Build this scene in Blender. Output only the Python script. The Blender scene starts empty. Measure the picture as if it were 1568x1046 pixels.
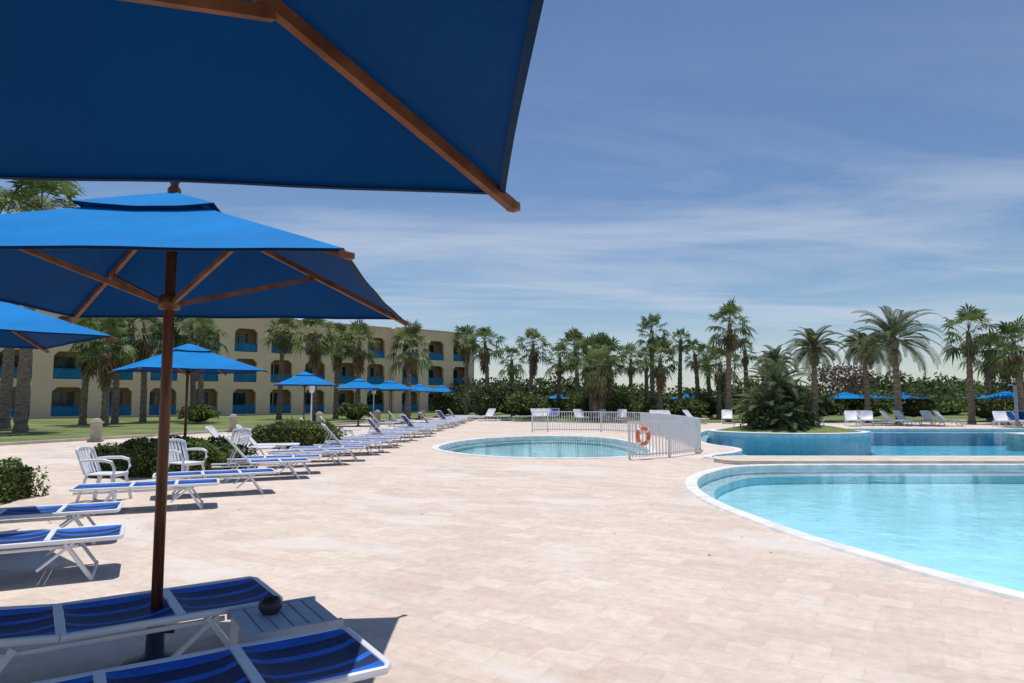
import bpy, math, random
import numpy as np
from mathutils import Vector, Matrix, Quaternion
from mathutils.geometry import tessellate_polygon

random.seed(7)
rng = np.random.default_rng(7)
scene = bpy.context.scene
COL = scene.collection

# ------------------------------------------------------------------ materials
def new_mat(name):
    m = bpy.data.materials.new(name); m.use_nodes = True
    nt = m.node_tree
    for n in list(nt.nodes): nt.nodes.remove(n)
    out = nt.nodes.new('ShaderNodeOutputMaterial')
    return m, nt, out

def N(nt, typ, **kw):
    n = nt.nodes.new(typ)
    for k, v in kw.items():
        if k.startswith('i_'):
            n.inputs[k[2:].replace('_', ' ')].default_value = v
        else:
            setattr(n, k, v)
    return n

def ramp(nt, stops, interp='LINEAR'):
    r = nt.nodes.new('ShaderNodeValToRGB')
    r.color_ramp.interpolation = interp
    cr = r.color_ramp
    while len(cr.elements) > 1: cr.elements.remove(cr.elements[-1])
    cr.elements[0].position = stops[0][0]; cr.elements[0].color = (*stops[0][1], 1)
    for p, c in stops[1:]:
        e = cr.elements.new(p); e.color = (*c, 1)
    return r

def noisy(name, c1, c2, scale=5, rough=0.7, bump=0.0, detail=6, spec=0.3, stretch=None, lo=.35, hi=.65):
    m, nt, out = new_mat(name)
    L = nt.links.new
    tc = N(nt, 'ShaderNodeTexCoord')
    src = tc.outputs['Object']
    if stretch:
        mp = N(nt, 'ShaderNodeMapping'); mp.inputs['Scale'].default_value = stretch
        L(src, mp.inputs[0]); src = mp.outputs[0]
    no = N(nt, 'ShaderNodeTexNoise'); no.inputs['Scale'].default_value = scale; no.inputs['Detail'].default_value = detail
    L(src, no.inputs['Vector'])
    r = ramp(nt, [(lo, c1), (hi, c2)])
    L(no.outputs['Fac'], r.inputs[0])
    b = N(nt, 'ShaderNodeBsdfPrincipled')
    b.inputs['Roughness'].default_value = rough
    b.inputs['Specular IOR Level'].default_value = spec
    L(r.outputs[0], b.inputs['Base Color'])
    if bump:
        bp = N(nt, 'ShaderNodeBump'); bp.inputs['Strength'].default_value = bump; bp.inputs['Distance'].default_value = 0.02
        L(no.outputs['Fac'], bp.inputs['Height']); L(bp.outputs[0], b.inputs['Normal'])
    L(b.outputs[0], out.inputs[0])
    return m

def leafmat(name, c1, c2, c3, trans=0.25):
    m, nt, out = new_mat(name)
    L = nt.links.new
    g = N(nt, 'ShaderNodeNewGeometry')
    r = ramp(nt, [(0, c1), (.55, c2), (1, c3)])
    L(g.outputs['Random Per Island'], r.inputs[0])
    tc = N(nt, 'ShaderNodeTexCoord')
    no = N(nt, 'ShaderNodeTexNoise'); no.inputs['Scale'].default_value = .8; no.inputs['Detail'].default_value = 3
    L(tc.outputs['Object'], no.inputs['Vector'])
    r2 = ramp(nt, [(.35, (.55, .55, .55)), (.65, (1.25, 1.25, 1.15))])
    L(no.outputs['Fac'], r2.inputs[0])
    mx = N(nt, 'ShaderNodeMixRGB', blend_type='MULTIPLY'); mx.inputs[0].default_value = 1
    L(r.outputs[0], mx.inputs[1]); L(r2.outputs[0], mx.inputs[2])
    b = N(nt, 'ShaderNodeBsdfPrincipled'); b.inputs['Roughness'].default_value = .55
    b.inputs['Specular IOR Level'].default_value = .25
    t = N(nt, 'ShaderNodeBsdfTranslucent')
    L(mx.outputs[0], b.inputs['Base Color']); L(mx.outputs[0], t.inputs[0])
    ms = N(nt, 'ShaderNodeMixShader'); ms.inputs[0].default_value = trans
    L(b.outputs[0], ms.inputs[1]); L(t.outputs[0], ms.inputs[2]); L(ms.outputs[0], out.inputs[0])
    return m

M = {}
M['leaf_fan'] = leafmat('palm_fan_leaf', (.06, .10, .028), (.12, .17, .05), (.22, .26, .09), .35)
M['leaf_date'] = leafmat('date_palm_leaf', (.08, .11, .05), (.15, .18, .08), (.25, .26, .13), .3)
M['leaf_dead'] = leafmat('dead_palm_leaf', (.14, .10, .06), (.24, .17, .10), (.34, .25, .15), .1)
M['leaf_bush'] = leafmat('bush_leaf', (.07, .115, .025), (.13, .19, .045), (.21, .26, .075))
M['leaf_tree'] = leafmat('tree_leaf', (.05, .078, .025), (.095, .13, .042), (.155, .19, .065))
M['leaf_light'] = leafmat('light_shrub_leaf', (.08, .12, .03), (.15, .20, .055), (.25, .28, .09))
M['twig'] = leafmat('bare_twigs', (.16, .11, .11), (.24, .17, .17), (.32, .24, .24), .1)
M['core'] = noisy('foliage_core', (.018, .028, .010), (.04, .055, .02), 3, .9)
M['trunk'] = noisy('palm_trunk', (.14, .105, .08), (.32, .25, .19), 4, .9, .8, stretch=(1, 1, 5))
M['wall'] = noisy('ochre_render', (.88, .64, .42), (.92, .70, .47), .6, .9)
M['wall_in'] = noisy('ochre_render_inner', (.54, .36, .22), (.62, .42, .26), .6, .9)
M['trim'] = noisy('cornice', (.78, .58, .39), (.84, .64, .44), 2, .8)
M['glass'] = noisy('window_glass', (.015, .025, .03), (.05, .07, .08), .7, .08, spec=.6)
M['bluerail'] = noisy('blue_balcony', (.0, .15, .32), (.01, .21, .42), 1.2, .5)
M['wood'] = noisy('oiled_wood', (.075, .027, .012), (.17, .065, .027), 6, .42, .2, stretch=(8, 8, .6))
M['woodrib'] = noisy('rib_wood', (.12, .045, .018), (.24, .10, .04), 8, .5, .2)
M['white'] = noisy('white_plastic', (.68, .70, .73), (.80, .81, .82), 3, .4, spec=.5)
M['whitepaint'] = noisy('white_metal_paint', (.72, .73, .74), (.8, .8, .8), 3, .4, spec=.5)
M['metal'] = noisy('dark_metal', (.02, .02, .025), (.05, .05, .06), 8, .4)
M['bluebase'] = noisy('umbrella_sleeve', (.01, .03, .08), (.02, .05, .13), 8, .4)
M['slat'] = noisy('table_slat', (.32, .37, .44), (.44, .48, .55), 5, .5)
M['stone'] = noisy('stone_post', (.38, .32, .24), (.52, .45, .35), 5, .85, .4)
M['coping'] = noisy('pool_coping_white', (.64, .62, .58), (.82, .80, .77), 3.5, .6, .1)
M['wallstone'] = noisy('pool_wall_stone', (.50, .43, .34), (.68, .60, .49), 2.5, .8, .2)
M['soil'] = noisy('ground_soil', (.16, .14, .08), (.26, .22, .14), .25, .95)
M['ring'] = noisy('life_ring', (.75, .16, .06), (.85, .22, .09), 3, .45)
M['grey'] = noisy('grey_metal', (.25, .27, .29), (.35, .37, .39), 3, .4)
M['rope'] = noisy('rope', (.55, .5, .4), (.7, .65, .55), 20, .8)

def grass_mat():
    m, nt, out = new_mat('lawn_grass'); L = nt.links.new
    tc = N(nt, 'ShaderNodeTexCoord')
    a = N(nt, 'ShaderNodeTexNoise'); a.inputs['Scale'].default_value = .35; a.inputs['Detail'].default_value = 8
    b_ = N(nt, 'ShaderNodeTexNoise'); b_.inputs['Scale'].default_value = 9; b_.inputs['Detail'].default_value = 4
    L(tc.outputs['Object'], a.inputs['Vector']); L(tc.outputs['Object'], b_.inputs['Vector'])
    r = ramp(nt, [(.35, (.09, .13, .03)), (.55, (.16, .20, .05)), (.7, (.26, .25, .10))])
    L(a.outputs['Fac'], r.inputs[0])
    r2 = ramp(nt, [(.3, (.6, .6, .6)), (.7, (1.2, 1.2, 1.2))]); L(b_.outputs['Fac'], r2.inputs[0])
    mx = N(nt, 'ShaderNodeMixRGB', blend_type='MULTIPLY'); mx.inputs[0].default_value = 1
    L(r.outputs[0], mx.inputs[1]); L(r2.outputs[0], mx.inputs[2])
    b = N(nt, 'ShaderNodeBsdfPrincipled'); b.inputs['Roughness'].default_value = .9
    bp = N(nt, 'ShaderNodeBump'); bp.inputs['Strength'].default_value = .7; bp.inputs['Distance'].default_value = .05
    L(b_.outputs['Fac'], bp.inputs['Height']); L(bp.outputs[0], b.inputs['Normal'])
    L(mx.outputs[0], b.inputs['Base Color']); L(b.outputs[0], out.inputs[0])
    return m
M['grass'] = grass_mat()

def paving_mat():
    m, nt, out = new_mat('cream_paving'); L = nt.links.new
    tc = N(nt, 'ShaderNodeTexCoord')
    mp = N(nt, 'ShaderNodeMapping'); mp.inputs['Rotation'].default_value = (0, 0, math.radians(32))
    L(tc.outputs['Object'], mp.inputs[0])
    wn = N(nt, 'ShaderNodeTexNoise'); wn.inputs['Scale'].default_value = 2.4; wn.inputs['Detail'].default_value = 5
    L(mp.outputs[0], wn.inputs['Vector'])
    ad = N(nt, 'ShaderNodeMixRGB', blend_type='ADD'); ad.inputs[0].default_value = .10
    L(mp.outputs[0], ad.inputs[1]); L(wn.outputs['Color'], ad.inputs[2])
    br = N(nt, 'ShaderNodeTexBrick')
    br.inputs['Scale'].default_value = 1.0
    br.inputs['Brick Width'].default_value = .40; br.inputs['Row Height'].default_value = .24
    br.inputs['Mortar Size'].default_value = .012; br.inputs['Mortar Smooth'].default_value = 1.0
    br.inputs['Color1'].default_value = (.600, .495, .425, 1)
    br.inputs['Color2'].default_value = (.690, .585, .500, 1)
    br.inputs['Mortar'].default_value = (.585, .495, .43, 1)
    L(ad.outputs[0], br.inputs['Vector'])
    # broad tonal patches
    a = N(nt, 'ShaderNodeTexNoise'); a.inputs['Scale'].default_value = .45; a.inputs['Detail'].default_value = 9; a.inputs['Roughness'].default_value = .65
    L(mp.outputs[0], a.inputs['Vector'])
    r = ramp(nt, [(.3, (.90, .88, .86)), (.5, (1, 1, 1)), (.7, (1.04, 1.05, 1.06))])
    L(a.outputs['Fac'], r.inputs[0])
    mx = N(nt, 'ShaderNodeMixRGB', blend_type='MULTIPLY'); mx.inputs[0].default_value = 1
    L(br.outputs['Color'], mx.inputs[1]); L(r.outputs[0], mx.inputs[2])
    # mid-scale mottling: pink / yellow-cream
    g2 = N(nt, 'ShaderNodeTexNoise'); g2.inputs['Scale'].default_value = 2.6; g2.inputs['Detail'].default_value = 6; g2.inputs['Roughness'].default_value = .6
    L(mp.outputs[0], g2.inputs['Vector'])
    rg = ramp(nt, [(.35, (1.02, .975, .965)), (.65, (.99, 1.02, .985))]); L(g2.outputs['Fac'], rg.inputs[0])
    mxg = N(nt, 'ShaderNodeMixRGB', blend_type='MULTIPLY'); mxg.inputs[0].default_value = 1
    L(mx.outputs[0], mxg.inputs[1]); L(rg.outputs[0], mxg.inputs[2])
    # fine mottling
    f = N(nt, 'ShaderNodeTexNoise'); f.inputs['Scale'].default_value = 9; f.inputs['Detail'].default_value = 8; f.inputs['Roughness'].default_value = .7
    L(mp.outputs[0], f.inputs['Vector'])
    rf = ramp(nt, [(.3, (.85, .84, .83)), (.7, (1.10, 1.10, 1.10))]); L(f.outputs['Fac'], rf.inputs[0])
    mx2 = N(nt, 'ShaderNodeMixRGB', blend_type='MULTIPLY'); mx2.inputs[0].default_value = 1
    L(mxg.outputs[0], mx2.inputs[1]); L(rf.outputs[0], mx2.inputs[2])
    # chalky repaired patches
    c = N(nt, 'ShaderNodeTexNoise'); c.inputs['Scale'].default_value = .33; c.inputs['Detail'].default_value = 7; c.inputs['Distortion'].default_value = .6
    mp2 = N(nt, 'ShaderNodeMapping'); mp2.inputs['Location'].default_value = (3.7, 1.3, 0); mp2.inputs['Scale'].default_value = (1, 2.0, 1)
    L(mp.outputs[0], mp2.inputs[0]); L(mp2.outputs[0], c.inputs['Vector'])
    rc = ramp(nt, [(.56, (0, 0, 0)), (.62, (.6, .6, .6))]); L(c.outputs['Fac'], rc.inputs[0])
    mx3 = N(nt, 'ShaderNodeMixRGB'); L(rc.outputs[0], mx3.inputs[0]); L(mx2.outputs[0], mx3.inputs[1])
    mx3.inputs[2].default_value = (.70, .64, .59, 1)
    b = N(nt, 'ShaderNodeBsdfPrincipled'); b.inputs['Roughness'].default_value = .8; b.inputs['Specular IOR Level'].default_value = .25
    L(mx3.outputs[0], b.inputs['Base Color'])
    bp = N(nt, 'ShaderNodeBump'); bp.inputs['Strength'].default_value = .4; bp.inputs['Distance'].default_value = .012
    L(f.outputs['Fac'], bp.inputs['Height']); L(bp.outputs[0], b.inputs['Normal'])
    L(b.outputs[0], out.inputs[0])
    return m
M['paving'] = paving_mat()

def tile_mat(name, c1, c2, mort, size):
    m, nt, out = new_mat(name); L = nt.links.new
    tc = N(nt, 'ShaderNodeTexCoord')
    wn = N(nt, 'ShaderNodeTexNoise'); wn.inputs['Scale'].default_value = 1.6; wn.inputs['Detail'].default_value = 4
    L(tc.outputs['Object'], wn.inputs['Vector'])
    ad = N(nt, 'ShaderNodeMixRGB', blend_type='ADD'); ad.inputs[0].default_value = .25 if size > .1 else 0
    L(tc.outputs['Object'], ad.inputs[1]); L(wn.outputs['Color'], ad.inputs[2])
    br = N(nt, 'ShaderNodeTexBrick'); br.offset = 0
    br.inputs['Scale'].default_value = 1; br.inputs['Brick Width'].default_value = size; br.inputs['Row Height'].default_value = size
    br.inputs['Mortar Size'].default_value = size * .06
    br.inputs['Color1'].default_value = (*c1, 1); br.inputs['Color2'].default_value = (*c2, 1); br.inputs['Mortar'].default_value = (*mort, 1)
    L(ad.outputs[0], br.inputs['Vector'])
    r = ramp(nt, [(.3, (.9, .9, .9)), (.7, (1.08, 1.08, 1.08))]); L(wn.outputs['Fac'], r.inputs[0])
    mx = N(nt, 'ShaderNodeMixRGB', blend_type='MULTIPLY'); mx.inputs[0].default_value = 1
    L(br.outputs['Color'], mx.inputs[1]); L(r.outputs[0], mx.inputs[2])
    b = N(nt, 'ShaderNodeBsdfPrincipled'); b.inputs['Roughness'].default_value = .5
    L(mx.outputs[0], b.inputs['Base Color']); L(b.outputs[0], out.inputs[0])
    return m
M['tile_near'] = tile_mat('pool_tiles_light', (.36, .72, .84), (.38, .75, .86), (.46, .78, .86), .3)
M['tile_far'] = tile_mat('pool_tiles_deep', (.05, .40, .58), (.06, .44, .62), (.10, .48, .64), .3)
M['tile_kid'] = tile_mat('pool_tiles_kids', (.34, .64, .72), (.38, .68, .74), (.5, .72, .76), .3)
M['mosaic'] = tile_mat('pool_mosaic_ledge', (.40, .60, .70), (.48, .68, .76), (.54, .70, .74), .06)

def water_mat(name, tint, bump=.25, scale=2.2, k=1.0):
    m, nt, out = new_mat(name); L = nt.links.new
    tc = N(nt, 'ShaderNodeTexCoord')
    n1 = N(nt, 'ShaderNodeTexNoise'); n1.inputs['Scale'].default_value = scale; n1.inputs['Detail'].default_value = 3; n1.inputs['Distortion'].default_value = .4
    L(tc.outputs['Object'], n1.inputs['Vector'])
    bp = N(nt, 'ShaderNodeBump'); bp.inputs['Strength'].default_value = bump; bp.inputs['Distance'].default_value = .06
    L(n1.outputs['Fac'], bp.inputs['Height'])
    fr = N(nt, 'ShaderNodeFresnel'); fr.inputs['IOR'].default_value = 1.33
    L(bp.outputs[0], fr.inputs['Normal'])
    mk = N(nt, 'ShaderNodeMath', operation='MULTIPLY'); mk.inputs[1].default_value = k; L(fr.outputs[0], mk.inputs[0])
    t = N(nt, 'ShaderNodeBsdfTransparent'); t.inputs[0].default_value = (*tint, 1)
    g = N(nt, 'ShaderNodeBsdfGlossy'); g.inputs['Roughness'].default_value = .03; L(bp.outputs[0], g.inputs['Normal'])
    ms = N(nt, 'ShaderNodeMixShader'); L(mk.outputs[0], ms.inputs[0]); L(t.outputs[0], ms.inputs[1]); L(g.outputs[0], ms.inputs[2])
    L(ms.outputs[0], out.inputs[0])
    return m
M['water'] = water_mat('pool_water', (.93, .985, .995), .14, k=.9)
M['water_far'] = water_mat('pool_water_deep', (.78, .94, .98), .35, k=.6)

def cloth_mat(name, col, trans, tcol):
    m, nt, out = new_mat(name); L = nt.links.new
    tc = N(nt, 'ShaderNodeTexCoord')
    n1 = N(nt, 'ShaderNodeTexNoise'); n1.inputs['Scale'].default_value = 1.6; n1.inputs['Detail'].default_value = 6
    L(tc.outputs['Object'], n1.inputs['Vector'])
    r = ramp(nt, [(.3, tuple(c * .82 for c in col)), (.7, tuple(c * 1.12 for c in col))]); L(n1.outputs['Fac'], r.inputs[0])
    wv = N(nt, 'ShaderNodeTexNoise'); wv.inputs['Scale'].default_value = 5; wv.inputs['Detail'].default_value = 3; L(tc.outputs['Object'], wv.inputs['Vector'])
    bp = N(nt, 'ShaderNodeBump'); bp.inputs['Strength'].default_value = .5; bp.inputs['Distance'].default_value = .02
    L(wv.outputs['Fac'], bp.inputs['Height'])
    b = N(nt, 'ShaderNodeBsdfPrincipled'); b.inputs['Roughness'].default_value = .75; b.inputs['Specular IOR Level'].default_value = .15
    L(r.outputs[0], b.inputs['Base Color']); L(bp.outputs[0], b.inputs['Normal'])
    if trans:
        t = N(nt, 'ShaderNodeBsdfTranslucent'); t.inputs[0].default_value = (*tcol, 1)
        ms = N(nt, 'ShaderNodeMixShader'); ms.inputs[0].default_value = trans
        L(b.outputs[0], ms.inputs[1]); L(t.outputs[0], ms.inputs[2]); L(ms.outputs[0], out.inputs[0])
    else: L(b.outputs[0], out.inputs[0])
    return m
M['canvas'] = cloth_mat('blue_canvas', (.0, .27, .72), .25, (.0, .27, .62))
M['underside_shade'] = cloth_mat('blue_canvas_shaded_underside', (.0, .048, .125), .45, (.0, .22, .40))  # same canvas in darker navy: shade of the underside put into the colour
M['hem'] = cloth_mat('blue_canvas_hem', (.0, .02, .06), 0, None)

def sling_mat():
    m, nt, out = new_mat('striped_sling_fabric'); L = nt.links.new
    tc = N(nt, 'ShaderNodeTexCoord')
    sp = N(nt, 'ShaderNodeSeparateXYZ'); L(tc.outputs['Object'], sp.inputs[0])
    mr = N(nt, 'ShaderNodeMapRange'); mr.inputs['From Min'].default_value = -.30; mr.inputs['From Max'].default_value = .30
    L(sp.outputs['Y'], mr.inputs['Value'])
    nv = (.006, .022, .10); rb = (.008, .13, .58)
    r = ramp(nt, [(0, rb), (.12, nv), (.28, rb), (.36, nv), (.64, rb), (.72, nv), (.88, rb)], 'CONSTANT')
    L(mr.outputs[0], r.inputs[0])
    n1 = N(nt, 'ShaderNodeTexNoise'); n1.inputs['Scale'].default_value = 6; n1.inputs['Detail'].default_value = 6; L(tc.outputs['Object'], n1.inputs['Vector'])
    r2 = ramp(nt, [(.3, (.75, .75, .8)), (.7, (1.2, 1.2, 1.15))]); L(n1.outputs['Fac'], r2.inputs[0])
    mx = N(nt, 'ShaderNodeMixRGB', blend_type='MULTIPLY'); mx.inputs[0].default_value = 1
    L(r.outputs[0], mx.inputs[1]); L(r2.outputs[0], mx.inputs[2])
    b = N(nt, 'ShaderNodeBsdfPrincipled'); b.inputs['Roughness'].default_value = .6; b.inputs['Specular IOR Level'].default_value = .3
    L(mx.outputs[0], b.inputs['Base Color'])
    L(b.outputs[0], out.inputs[0])
    return m
M['sling'] = sling_mat()

# ------------------------------------------------------------------ mesh builder
class MB:
    def __init__(s): s.v = []; s.f = []; s.m = []; s.mats = []
    def mi(s, key):
        if key not in s.mats: s.mats.append(key)
        return s.mats.index(key)
    def add(s, vs, fs, mat):
        o = len(s.v); s.v.extend([tuple(v) for v in vs]); k = s.mi(mat)
        for f in fs: s.f.append(tuple(i + o for i in f)); s.m.append(k)
    def box(s, c, d, mat, R=None):
        c = Vector(c); vs = []
        for z in (-.5, .5):
            for x, y in ((-.5, -.5), (.5, -.5), (.5, .5), (-.5, .5)):
                p = Vector((x * d[0], y * d[1], z * d[2]))
                if R: p = R @ p
                vs.append(c + p)
        s.add(vs, [(3, 2, 1, 0), (4, 5, 6, 7), (0, 1, 5, 4), (1, 2, 6, 5), (2, 3, 7, 6), (3, 0, 4, 7)], mat)
    def bx(s, x0, x1, y0, y1, z0, z1, mat):
        s.box(((x0 + x1) / 2, (y0 + y1) / 2, (z0 + z1) / 2), (x1 - x0, y1 - y0, z1 - z0), mat)
    def tube(s, p0, p1, r0, r1, mat, n=8, cap=True):
        p0 = Vector(p0); p1 = Vector(p1); d = (p1 - p0).normalized()
        a = d.orthogonal().normalized(); b = d.cross(a)
        vs = []
        for p, r in ((p0, r0), (p1, r1)):
            for i in range(n):
                t = 2 * math.pi * i / n
                vs.append(p + a * math.cos(t) * r + b * math.sin(t) * r)
        fs = [(i, (i + 1) % n, n + (i + 1) % n, n + i) for i in range(n)]
        if cap: fs += [tuple(range(n - 1, -1, -1)), tuple(range(n, 2 * n))]
        s.add(vs, fs, mat)
    def beam(s, p0, p1, w, h, mat):
        p0 = Vector(p0); p1 = Vector(p1); d = p1 - p0; l = d.length; d.normalize()
        up = Vector((0, 0, 1))
        if abs(d.z) > .98: up = Vector((1, 0, 0))
        y = up.cross(d).normalized(); z = d.cross(y)
        R = Matrix((d, y, z)).transposed()
        s.box((p0 + p1) / 2, (l, w, h), mat, R)
    def lathe(s, prof, c, mat, n=16, sx=1, sy=1):
        c = Vector(c); vs = []; fs = []
        for r, z in prof:
            for i in range(n):
                t = 2 * math.pi * i / n
                vs.append(c + Vector((math.cos(t) * r * sx, math.sin(t) * r * sy, z)))
        for k in range(len(prof) - 1):
            for i in range(n):
                fs.append((k * n + i, k * n + (i + 1) % n, (k + 1) * n + (i + 1) % n, (k + 1) * n + i))
        s.add(vs, fs, mat)
    def path(s, pts, r, mat, n=8):
        pts = [Vector(p) for p in pts]
        vs = []; fs = []
        for k, p in enumerate(pts):
            d = (pts[min(k + 1, len(pts) - 1)] - pts[max(k - 1, 0)]).normalized()
            up = Vector((0, 0, 1)) if abs(d.z) < .9 else Vector((0, 1, 0))
            a = up.cross(d).normalized(); b = d.cross(a)
            rr = r[k] if isinstance(r, (list, tuple)) else r
            for i in range(n):
                t = 2 * math.pi * i / n
                vs.append(p + a * math.cos(t) * rr + b * math.sin(t) * rr)
        for k in range(len(pts) - 1):
            for i in range(n):
                fs.append((k * n + i, k * n + (i + 1) % n, (k + 1) * n + (i + 1) % n, (k + 1) * n + i))
        fs += [tuple(range(n - 1, -1, -1)), tuple(range((len(pts) - 1) * n, len(pts) * n))]
        s.add(vs, fs, mat)
    def mesh(s, name, smooth=False):
        me = bpy.data.meshes.new(name); me.from_pydata(s.v, [], s.f)
        for k in s.mats: me.materials.append(M[k])
        me.polygons.foreach_set('material_index', s.m)
        if smooth: me.polygons.foreach_set('use_smooth', [True] * len(s.f))
        me.update(); return me
    def obj(s, name, loc=(0, 0, 0), rz=0, parent=None, smooth=False, bevel=0):
        return place(s.mesh(name, smooth), name, loc, rz, parent, bevel)

def place(me, name, loc=(0, 0, 0), rz=0, parent=None, bevel=0, scale=(1, 1, 1)):
    o = bpy.data.objects.new(name, me); COL.objects.link(o)
    o.location = loc; o.rotation_euler = (0, 0, rz); o.scale = scale
    if parent: o.parent = parent
    if bevel:
        b = o.modifiers.new('bevel', 'BEVEL'); b.width = bevel; b.segments = 2; b.limit_method = 'ANGLE'
    return o

def empty(name, loc, rz=0, scale=(1, 1, 1)):
    e = bpy.data.objects.new(name, None); COL.objects.link(e)
    e.location = loc; e.rotation_euler = (0, 0, rz); e.scale = scale; e.empty_display_size = .3
    return e

# ------------------------------------------------------------------ curves
def smooth_closed(p, k=6):
    n = len(p); out = []
    for i in range(n):
        p0, p1, p2, p3 = [Vector(p[(i + j - 1) % n]) for j in range(4)]
        for s in range(k):
            t = s / k
            out.append(.5 * ((2 * p1) + (p2 - p0) * t + (2 * p0 - 5 * p1 + 4 * p2 - p3) * t * t + (3 * p1 - p0 - 3 * p2 + p3) * t ** 3))
    return out
def offset(p, d):   # CCW polygon, +d outward
    n = len(p); out = []
    for i in range(n):
        t = (p[(i + 1) % n] - p[i - 1]).normalized()
        out.append(p[i] + Vector((t.y, -t.x)) * d)
    return out
def ring(mb, a, za, b, zb, mat):
    n = len(a)
    vs = [(q.x, q.y, za) for q in a] + [(q.x, q.y, zb) for q in b]
    mb.add(vs, [(i, (i + 1) % n, n + (i + 1) % n, n + i) for i in range(n)], mat)
def fill(mb, loops, z, mat):
    vs = [(q.x, q.y, z) for l in loops for q in l]
    tris = tessellate_polygon([[Vector((q.x, q.y, 0)) for q in l] for l in loops])
    fs = []
    for t in tris:
        a, b, c = [Vector(vs[i]) for i in t]
        fs.append(tuple(t) if (b - a).cross(c - a).z > 0 else tuple(reversed(t)))
    mb.add(vs, fs, mat)

near = smooth_closed([(5.3, 16.6), (4.2, 15.3), (3.5, 13.9), (3.1, 12.3), (3.0, 10.7), (3.1, 9.4), (3.25, 8.2), (3.5, 7.2), (3.8, 6.15),
                      (4.2, 5.3), (5.2, 4.1), (7.5, 2.6), (11, 2.0), (16, 3), (19, 7), (20, 12), (19.6, 15.5), (18, 16.9), (14, 17.05), (10, 17.05), (7, 17.0)])
far = smooth_closed([(5.8, 18.6), (12, 18.5), (20, 18.5), (30, 18.6), (34, 20.5), (35, 30), (33, 37.2), (25, 38), (17, 38), (11.5, 37.5), (9.6, 35),
                     (8.2, 31), (7.1, 27), (6.9, 24.5), (7.2, 22.5), (6.6, 21), (5.7, 20), (5.3, 19.1)])
kid = smooth_closed([(-2.7, 23.3), (-2.2, 21.2), (-.8, 19.3), (1.0, 18.6), (3.0, 18.95), (4.2, 20.3), (4.7, 23), (4.7, 26), (3.8, 29.3), (1.5, 30.4), (-.8, 29), (-2.2, 26.5)])
holes = []
def pool(name, outer, floor_mat, wmat, depth, lw=.55):
    hole = offset(outer, -.24); holes.append(hole)
    e = empty(name, (0, 0, 0))
    mb = MB()
    o2 = offset(outer, -.02)
    ring(mb, outer, .0, o2, .03, 'coping'); ring(mb, o2, .03, offset(outer, -.22), .03, 'coping')
    ring(mb, offset(outer, -.22), .03, hole, .015, 'coping'); ring(mb, hole, .015, hole, -.08, 'coping')
    mb.obj('coping', parent=e)
    mb = MB()
    led = offset(hole, -lw)
    ring(mb, hole, -.08, hole, -.18, 'mosaic'); ring(mb, hole, -.18, led, -.22, 'mosaic')
    ring(mb, led, -.22, led, -depth, floor_mat); fill(mb, [led], -depth, floor_mat)
    mb.obj('basin', parent=e)
    mb = MB(); fill(mb, [hole], -.055, wmat); mb.obj('water', parent=e)
pool('swimming_pool', near, 'tile_near', 'water', .40, .30)
pool('lagoon_pool', far, 'tile_far', 'water_far', .9, .3)
pool('childrens_pool', kid, 'tile_kid', 'water', .32, .25)

R2 = lambda x0, x1, y0, y1: [Vector((x0, y0)), Vector((x1, y0)), Vector((x1, y1)), Vector((x0, y1))]
rh = [list(reversed(h)) for h in holes]
mb = MB(); fill(mb, [R2(-900, 900, -300, 1500)] + rh, -.004, 'soil'); mb.obj('ground')
mb = MB(); fill(mb, [R2(-60, 60, -12, 66)] + rh, 0.0, 'paving'); mb.obj('pool_deck_pavement')
mb = MB()
lawn1 = [Vector(p) for p in [(-80, 22.5), (-18, 23.8), (-16.4, 28), (-12.8, 38), (-9.5, 48), (-7, 60), (-6, 78), (-20, 110), (-120, 110)]]
fill(mb, [lawn1], .004, 'grass')
lawn2 = smooth_closed([(-1, 56), (3, 49), (9, 46), (16, 48), (24, 49), (34, 48), (60, 49), (90, 60), (90, 110), (-3, 110)], 4)
fill(mb, [lawn2], .008, 'grass')
mb.obj('lawn')
mb = MB()
for a, b in zip(lawn1[0:6], lawn1[1:7]):
    mb.beam((a.x, a.y, .05), (b.x, b.y, .05), .18, .1, 'wallstone')
mb.obj('lawn_kerb')

# low dividing wall between the two pools
mb = MB()
top = [Vector(p) for p in [(5.6, 17.0), (8, 17.02), (14, 17.02), (22, 17.02), (36, 17.1), (36, 18.6), (22, 18.5), (12, 18.5), (6.0, 18.6), (5.35, 18.3), (5.2, 17.8), (5.3, 17.3)]]
fill(mb, [offset(top, -.12)], .10, 'wallstone')
ring(mb, top, .10, offset(top, -.12), .10, 'coping'); ring(mb, top, -.3, top, .10, 'wallstone')
mb.obj('pool_dividing_wall')
mb = MB(); mb.bx(21.5, 36, 28.8, 30.0, -.6, .12, 'wallstone'); mb.bx(21.4, 36, 28.7, 30.1, .122, .17, 'coping')
mb.obj('pool_walkway')
# island
mb = MB()
mb.lathe([(3.7, -.9), (3.7, -.1)], (13.2, 33, 0), 'tile_kid', 40, 1, .8)
mb.lathe([(3.7, -.1), (3.7, .12), (3.4, .14), (3.35, .10)], (13.2, 33, 0), 'coping', 40, 1, .8)
mb.lathe([(3.36, .11), (2.0, .35), (0.01, .45)], (13.2, 33, 0), 'grass', 40, 1, .8)
mb.obj('planted_island', smooth=False)

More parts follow.
